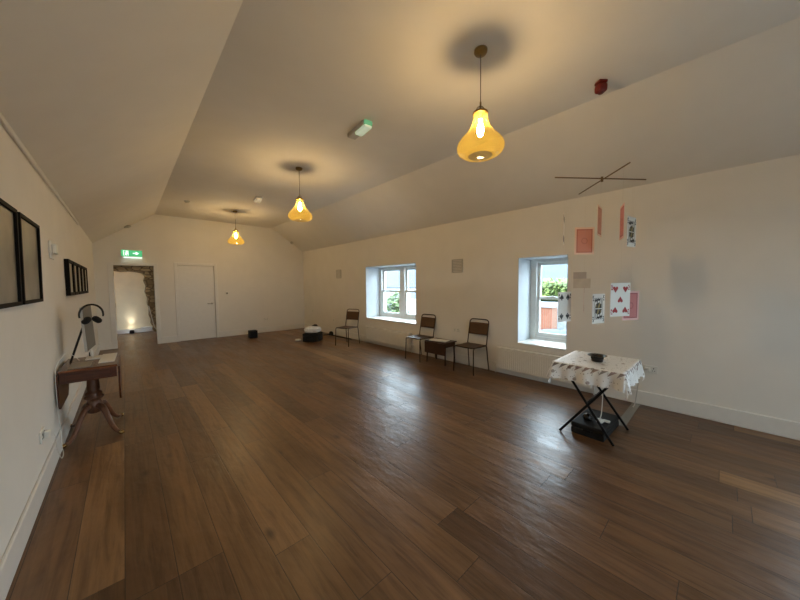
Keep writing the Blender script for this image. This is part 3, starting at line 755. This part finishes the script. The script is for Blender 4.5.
# headphones hooked on the panel's near top corner
hp = thing('headphones', 'black headphones hooked over the top corner of the grey panel', 'headphones')
c = Vector((-.262, 4.435, 1.215)); ax = Vector((.155, .09, 0)).normalized(); pts = []
for k in range(19):
    a = PI * (k / 18) * 1.16 - .08 * PI; pts.append(c + ax * (-.098 * math.cos(a)) + Vector((0, 0, .105 * math.sin(a))))
part(MB().tube(pts, [.007 + .003 * math.sin(PI * k / 18) for k in range(19)], 8), 'headband', BLACKG, hp)
for k, tw in ((0, .9), (18, -.9)):
    p = pts[k]; mt = Matrix.Translation(p + Vector((0, 0, -.030)) + ax * (.052 if k == 0 else -.052)) @ Matrix.Rotation(math.atan2(ax.y, ax.x), 4, 'Z') @ Matrix.Rotation(PI / 2 + tw * .75, 4, 'Y')
    cu = part(MB().lathe([(0, -.02), (.034, -.02), (.043, -.008), (.043, .008), (.034, .02), (0, .02)], n=20, mtx=mt), 'ear_cup', BLACK, hp)
pc = tag(MB().box(-.06, .06, -.25, .25, 0, .008, bev=.002).build('booklet', PAPER, None, (-.158, 4.48, .7352)), 'white booklet on the room side of the mahogany table', 'booklet'); pc.rotation_euler = (0, 0, -.03)
fo = tag(MB().box(-.075, .075, -.14, .14, 0, .010, bev=.003).build('folder', FOLDER, None, (-.345, 4.24, .7352)), 'flat grey folder under the leaning panel', 'folder')
ob = tag(MB().lathe([(0, 0), (.016, 0), (.016, .045), (.010, .055), (0, .056)], n=16).build('small_bottle', BLACK, None, (-.30, 4.70, .7352)), 'tiny black bottle at the back of the mahogany table', 'bottle')
cv = thing('power_cable', 'white cable looping from the low socket past the pedestal table', 'cable', (0, 0, 0))
def smooth(P, n=8):
    P = [Vector(p) for p in P]; out = []
    for i in range(len(P) - 1):
        a, b, c, d = P[max(i - 1, 0)], P[i], P[i + 1], P[min(i + 2, len(P) - 1)]
        for k in range(n):
            t = k / n; out.append(.5 * ((2 * b) + (c - a) * t + (2 * a - 5 * b + 4 * c - d) * t * t + (3 * b - a - 3 * c + d) * t ** 3))
    return out + [P[-1]]
part(MB().tube(smooth([(-.455, 3.42, .40), (-.44, 3.46, .36), (-.45, 3.58, .22), (-.455, 3.72, .10), (-.46, 3.85, .02), (-.465, 3.98, .01), (-.474, 4.02, .06), (-.48, 4.035, .25), (-.488, 4.04, .5), (-.488, 4.035, .72), (-.475, 4.06, .80), (-.455, 4.15, .85), (-.43, 4.30, .86), (-.40, 4.44, .80), (-.375, 4.52, .742)]), .0026, 6), 'flex', PLAST, cv)
part(MB().box(-.488, -.45, 3.395, 3.445, .38, .425, bev=.006), 'plug', PLAST, cv)

# ------------------------------------------------------------------ cloth covered folding table
TX, TY, TZ = 3.51, .862, .71
ft = thing('folding_table', 'black folding table with crossed legs under the printed white cloth', 'table', (TX, TY, 0))
part(MB().box(-.337, .337, -.287, .287, TZ - .022, TZ - .004, bev=.004), 'tabletop', BLACK, ft)
def bar(p, q, w=.022, t=.014):
    p, q = Vector(p), Vector(q); d = q - p; L = d.length; mt = Matrix.Translation(p) @ d.to_track_quat('Z', 'X').to_matrix().to_4x4()
    m = MB(); m.box(-w / 2, w / 2, -t / 2, t / 2, 0, L, bev=.003, mtx=mt); return m
ZT = TZ - .03
for x, off in ((-.308, -.220), (.152, -.246)):
    part(bar((x - .010, .228, .006), (x - .010, -.265, ZT)), 'leg', BLKMET, ft)
    part(bar((x + .024, off, .006), (x + .012, .225, ZT)), 'leg', BLKMET, ft, )
part(MB().tube([(-.31, .0, .345), (.16, .0, .345)], .006, 8), 'cross_rod', BLKMET, ft)
for y in (-.268, .222): part(MB().box(-.33, .20, y - .012, y + .012, ZT - .012, ZT + .009), 'top_rail', BLKMET, ft)
# cloth
def cloth():
    m = MB(); uvl = m.bm.loops.layers.uv.new('UVMap'); hx, hy = .345, .295; ov = .165; N = 72; Mn = 64; g = []
    for i in range(N + 1):
        row = []
        for j in range(Mn + 1):
            u = -(hx + ov) + 2 * (hx + ov) * i / N; v = -(hy + ov) + 2 * (hy + ov) * j / Mn
            ex = max(abs(u) - hx, 0) * (1 if u > 0 else -1); ey = max(abs(v) - hy, 0) * (1 if v > 0 else -1)
            cx = max(-hx, min(hx, u)); cy = max(-hy, min(hy, v)); e = math.hypot(ex, ey)
            if e < 1e-6: p = (cx, cy, .0006 * math.sin(30 * u) * math.sin(24 * v))
            else:
                nx, ny = ex / e, ey / e; al = u if abs(ey) > abs(ex) else v
                wv = (.5 + .5 * math.sin(al * 44 + (0 if abs(ey) > abs(ex) else 1.3)) ) * .035 + .016 * math.sin(al * 19 + 2)
                out = .008 + min(e / ov, 1) ** 1.2 * (.002 + .8 * wv) + (.012 * e / ov if ex and ey else 0)
                drop = e * (.97 if not (ex and ey) else .98)
                p = (cx + nx * out, cy + ny * out, -drop - .002 + .004)
            row.append((m.bm.verts.new(p), (u, v)))
        g.append(row)
    for i in range(N):
        for j in range(Mn):
            q = [g[i][j], g[i + 1][j], g[i + 1][j + 1], g[i][j + 1]]
            f = m.bm.faces.new([a for a, _ in q]); f.smooth = True
            for lp, (_, c) in zip(f.loops, q): lp[uvl].uv = c
    return m.build('tablecloth', CLOTH, None, (TX, TY, TZ))
tag(cloth(), 'white tablecloth printed with small grey and red shapes', 'tablecloth')
bo = thing('black_bowl', 'small black bowl with a wide flared brim on the printed tablecloth', 'bowl', (3.44, .84, TZ + .004)); bo.scale = (.86, .86, .9)
part(MB().lathe([(0, .001), (.050, .001), (.056, .004), (.060, .035), (.064, .056), (.095, .066), (.098, .070), (.094, .072), (.060, .062), (.054, .036), (.050, .012), (0, .010)], n=32), 'bowl_body', BLACKG, bo)
part(MB().lathe([(.0605, .030), (.0625, .032), (.0645, .048), (.0625, .048)], n=32), 'band', BLACK, bo)
# case on the floor under it
bc = thing('black_case', 'black flat case lying on the floor under the cloth covered table', 'case', (3.493, .856, 0), math.radians(-2))
part(MB().box(-.251, .255, -.145, .142, 0, .062, bev=.012), 'case_base', BLACK, bc); part(MB().box(-.251, .255, -.145, .142, .064, .112, bev=.014), 'lid', BLACK, bc)
part(MB().box(-.256, -.249, -.035, .035, .05, .07, bev=.004), 'catch', BLKMET, bc)
tag(MB().lathe([(0, 0), (.028, 0), (.034, .012), (.030, .03), (0, .034)], n=20).build('light_puck', PLAST, None, (3.42, .80, .113)), 'round white puck on the black case', 'puck')
tag(MB().box(-.02, .02, -.03, .03, 0, .018, bev=.006).build('white_plug', PLAST, None, (3.47, .755, .113)), 'small white plug beside the puck on the black case', 'plug')
o = tag(MB().lathe([(0, 0), (.034, 0), (.044, .02), (.036, .05), (.015, .062), (0, .064)], n=14).build('black_pouch', BLACKG, None, (3.40, .90, .113)), 'small black pouch on the black case', 'pouch')
tag(MB().tube(smooth([(3.425, .80, .1475), (3.43, .79, .2), (3.44, .786, .35), (3.46, .79, .5), (3.48, .80, .685)]), .004, 6).build('lamp_flex', PLAST), 'thin white flex hanging from the table down to the puck', 'cable')
tag(MB().box(3.76, 4.60, .655, .735, 0, .003).build('cable_tape', TAPE), 'flat grey tape strip on the floor from the wall to the case', 'tape')
cb = thing('wall_cable', 'grey cable dropping from the socket behind the cloth covered table', 'cable')
part(MB().tube(smooth([(4.57, .60, .45), (4.55, .61, .46), (4.53, .64, .42), (4.535, .67, .30), (4.55, .69, .12), (4.53, .70, .012), (4.4, .70, .008)]), .006, 6), 'flex', GREYP, cb)
part(MB().box(4.565, 4.607, .575, .625, .43, .475, bev=.006), 'plug', PLAST, cb)

# ------------------------------------------------------------------ mobile with hanging cards
HX, HY, HZ = 3.429, .8356, 2.5
ma, mb_, mc, md = [Vector((x, y, HZ)) for x, y in ((3.053, 1.127), (3.790, .556), (3.778, 1.137), (3.116, .565))]
mo = thing('hanging_mobile', 'two thin crossed sticks hanging under the red alarm as a mobile', 'mobile', (0, 0, 0))
STICK = mat('brown_stick', '#6a5436', .6)
part(MB().tube([ma, mb_], .006, 8), 'stick', STICK, mo); dz = Vector((0, 0, -.0125)); part(MB().tube([mc + dz, md + dz], .006, 8), 'stick', STICK, mo)
part(MB().lathe([(0, -.03), (.011, -.03), (.011, .016), (0, .016)], c=(HX, HY, HZ), n=12), 'hub', STICK, mo)
part(MB().tube([(HX, HY, HZ + .01), (HX, HY, ZC)], .00025, 5), 'thread', PAPER, mo)
CW, CH = .205, .29
THREAD = mat('pale_thread', '#b8b0a0', .6)


def spade(m, x, z, s, up=1):
    P = [(0, .5), (.18, .24), (.42, -.02), (.44, -.2), (.3, -.32), (.12, -.26), (.05, -.2), (.16, -.5), (-.16, -.5), (-.05, -.2), (-.12, -.26), (-.3, -.32), (-.44, -.2), (-.42, -.02), (-.18, .24)]
    for yy in FACES: m.prism([(x + a * s, z + b * s * up) for a, b in P], *yy)


def heart(m, x, z, s, up=1):
    P = [(0, -.5), (.2, -.22), (.44, .08), (.46, .28), (.34, .42), (.16, .42), (0, .26), (-.16, .42), (-.34, .42), (-.46, .28), (-.44, .08), (-.2, -.22)]
    for yy in FACES: m.prism([(x + a * s, z + b * s * up) for a, b in P], *yy)


FACES = [(-.0022, -.001)]
SEG7 = {'5': 'afgcd', '4': 'fgbc', 'K': 'K'}


def index(m, ch, x, z, s, up=1):
    L = {'a': ((-.3, .5), (.3, .5)), 'f': ((-.3, .5), (-.3, .05)), 'g': ((-.3, .05), (.3, .05)), 'c': ((.3, .05), (.3, -.5)), 'd': ((-.3, -.5), (.3, -.5)), 'b': ((.3, .5), (.3, .05))}
    segs = [L[k] for k in SEG7[ch]] if ch != 'K' else [((-.3, .5), (-.3, -.5)), ((-.3, 0), (.3, .5)), ((-.3, 0), (.3, -.5))]
    if ch == '4': segs = [((.15, .5), (-.35, -.15)), ((-.35, -.15), (.4, -.15)), ((.15, .5), (.15, -.5))]
    for (a, b), (c, d) in segs:
        v = Vector((c - a, d - b)).normalized() * .09; n = Vector((-v.y, v.x)); a, b, c, d = a - v.x, b - v.y, c + v.x, d + v.y
        P = [(a + n.x, b + n.y), (c + n.x, d + n.y), (c - n.x, d - n.y), (a - n.x, b - n.y)]
        for yy in FACES: m.prism([(x + p * s * up, z + q * s * up) for p, q in P], *yy)


def court(m, ink, top):
    """two ended court figure made of plain robes, crowns and staffs inside a ruled frame"""
    F = FACES[0]
    m.use(PIPK)
    for a, b, c, d in ((-.066, -.064, -.25, -.04), (.064, .066, -.25, -.04), (-.066, .066, -.042, -.04), (-.066, .066, -.25, -.248)): m.prism([(a, c), (b, c), (b, d), (a, d)], *F)
    for up in (1, -1):
        def T(P): return [(x * up, -.145 + z * up) for x, z in P]
        m.use(PIPK); m.prism(T([(-.055, .004), (.055, .004), (.045, .04), (.022, .056), (-.022, .056), (-.045, .04)]), *F)
        m.use(PIPG); m.prism(T([(-.02, .006), (.012, .006), (.03, .05), (.008, .056)]), -.0028, -.002)
        m.prism(T([(-.05, .012), (-.035, .012), (-.028, .042), (-.04, .038)]), -.0028, -.002)
        m.use(PIPK); m.prism(T([(-.024, .058), (.024, .058), (.026, .088), (-.026, .088)]), *F)
        m.use(CARDW); m.prism(T([(-.013, .060), (.013, .060), (.014, .078), (-.014, .078)]), -.0028, -.002)
        m.use(ink); m.prism(T([(-.028, .086), (.028, .086), (.034, .102), (.014, .094), (0, .104), (-.014, .094), (-.034, .102)]), *F)
        m.use(PIPK); m.prism(T([(.046, .02), (.052, .02), (.052, .10), (.046, .10)]), *F)


def card(nm, pos, ztop, rot, label, face, back, stick_z):
    """hangs from its thread; local x is width, z runs down from 0, face towards -y"""
    r = thing(nm, label, 'playing card', (pos[0], pos[1], ztop), math.radians(rot), 'giant playing cards on the mobile')
    m = MB(); m.use(CARDW if face else back).box(-CW / 2, CW / 2, -.001, 0, -CH, 0)
    m.use(back if face else CARDW).box(-CW / 2, CW / 2, 0, .001, -CH, 0)
    if face == '5':
        m.use(PIPR)
        for sx in (-.052, .052): heart(m, sx, -.055, .056); heart(m, sx, -.235, .056, -1)
        heart(m, 0, -.145, .056, -1)
        for sx, sz, u in ((-.088, -.03, 1), (.088, -.03, 1), (-.088, -.26, -1), (.088, -.26, -1)): index(m, '5', sx, sz, .022, u); heart(m, sx, sz - .026 * u, .017, u)
    if face == '4':
        m.use(PIPK)
        for sx in (-.048, .048): spade(m, sx, -.05, .062); spade(m, sx, -.24, .062, -1)
        for sx, sz, u in ((-.088, -.03, 1), (.088, -.03, 1), (-.088, -.26, -1), (.088, -.26, -1)): index(m, '4', sx, sz, .022, u); spade(m, sx, sz - .026 * u, .017, u)
    if face == 'K':
        court(m, PIPK, 1); m.use(PIPK)
        spade(m, -.045, -.062, .04); spade(m, .045, -.228, .04, -1)
        for sx, sz, u in ((-.085, -.03, 1), (.085, -.03, 1), (-.085, -.26, -1), (.085, -.26, -1)): index(m, 'K', sx, sz, .026, u); spade(m, sx, sz - .03 * u, .02, u)
    m.build('card_sheet', None, r, recalc=True)
    part(MB().tube([(0, 0, -.004), (0, 0, stick_z - ztop)], .00022, 5), 'thread', THREAD, r)
    return r


B0 = -42.6
def on_h(x): return (x, 1.127 - .571 * (x - 3.053) / .737)
def on_d(x): return (x, .565 + .572 * (x - 3.116) / .662)


ZS, ZD = HZ - .0055, HZ - .018          # undersides of the two sticks
card('playing_card', on_d(3.668), 2.094, -46, 'orange backed giant card hanging flat to view above the table', None, BACKO, ZD)
card('playing_card', on_h(3.418), 2.239, 4, 'orange backed giant card turned nearly edge on, beneath the hub of the mobile', None, BACKO, ZS)
card('playing_card', on_d(3.179), 2.164, 19, 'dull pink giant card turned edge on, right of the orange edge on card', '4', BACKR, ZD)
card('playing_card', on_h(3.683), 2.137, -10, 'giant court card hanging highest on the right, turned away beside the sticks', 'K', BACKR, ZS)
card('playing_card', on_h(3.130), 2.16, 17, 'dark giant card turned exactly edge on, leftmost under the stick', '4', BACKR, ZS)
card('playing_card', on_h(3.149), 1.412, -14, 'four of spades giant card hanging across the single window', '4', BACKR, ZS)
card('playing_card', on_h(3.426), 1.388, -16, 'king of spades giant card hanging over the black bowl', 'K', BACKR, ZS)
card('playing_card', on_d(3.174), 1.494, -31, 'five of hearts giant card facing the room', '5', BACKR, ZD)
card('playing_card', on_h(3.695), 1.413, -30, 'red backed giant card half hidden behind the five of hearts', None, BACKR, ZS)
card('playing_card', on_d(3.655), 1.47, 16, 'pale giant card turned edge on below the orange backed card', '4', BACKR, ZD)

# ------------------------------------------------------------------ things on the far floor
bx = thing('black_box', 'small black box standing on the floor against the end wall', 'box', (2.67, 9.17, 0)); bx.scale = (.88, 1, 1)
part(MB().box(-.115, .115, -.10, .10, 0, .215, bev=.01), 'cabinet', BLACK, bx); part(MB().box(-.10, .10, -.104, -.099, .02, .195, bev=.002), 'front_grille', BLKMET, bx)
cs = thing('equipment_case', 'black case on the floor holding up a white wrapped bundle', 'case', (3.70, 7.52, 0), math.radians(-45))
part(MB().box(-.215, .215, -.19, .19, 0, .15, bev=.012), 'case_base', BLACK, cs); part(MB().box(-.215, .215, -.19, .19, .152, .215, bev=.012), 'lid', BLACK, cs); part(MB().box(-.06, .06, -.205, -.19, .10, .13, bev=.006), 'handle', BLKMET, cs)
m = MB(); r_ = random.Random(3)
bmesh.ops.create_icosphere(m.bm, subdivisions=4, radius=1)
for v in m.bm.verts:
    k = 1 + .10 * math.sin(5 * v.co.x + 2) * math.cos(4 * v.co.y) + .06 * math.sin(11 * v.co.z + 7 * v.co.x)
    x, y, z = v.co * k; sg = lambda q, e: math.copysign(abs(q) ** e, q)
    v.co = (.21 * sg(x, .6), .15 * sg(y, .6), .085 + .085 * max(sg(z, .6), -1)); 
for f in m.bm.faces: f.smooth = True
wb = tag(m.build('white_bundle', BUNDLE, None, (3.70, 7.52, .2155)), 'white wrapped bundle lying on the black equipment case', 'bundle'); wb.rotation_euler = (0, 0, math.radians(-45))
tag(MB().lathe([(0, 0), (.075, 0), (.08, .02), (.07, .045), (0, .05)], n=24).build('white_puck', PLAST, None, (3.40, 7.78, 0)), 'low white puck on the floor beside the black equipment case', 'puck')
bag = thing('dark_bag', 'dark slouched bag behind the white bundle in the far corner', 'bag', (4.12, 8.2, 0), math.radians(-30)); bag.scale = (.85, .85, .78)
part(MB().lathe([(0, 0), (.14, 0), (.17, .06), (.165, .2), (.13, .33), (.07, .40), (.05, .43), (0, .425)], n=18), 'bag_body', DKRED, bag)
part(MB().tube(smooth([(-.06, .03, .40), (-.12, .02, .36), (-.16, 0, .22), (-.175, 0, .08)]), .012, 6), 'strap', BLACK, bag)
tag(MB().lathe([(0, 0), (.06, 0), (.07, .04), (.05, .10), (0, .12)], n=14).build('cable_adapter', BLACK, None, (4.50, 7.95, 0)), 'small dark adapter on the floor by the window wall', 'adapter')
tag(MB().tube(smooth([(4.30, 8.05, .012), (4.40, 8.02, .012), (4.44, 7.98, .02), (4.47, 7.6, .012), (4.50, 7.2, .012), (4.52, 6.9, .012)]), .012, 6).build('floor_cable', BLACK), 'black cable running along the floor beneath the window wall', 'cable')
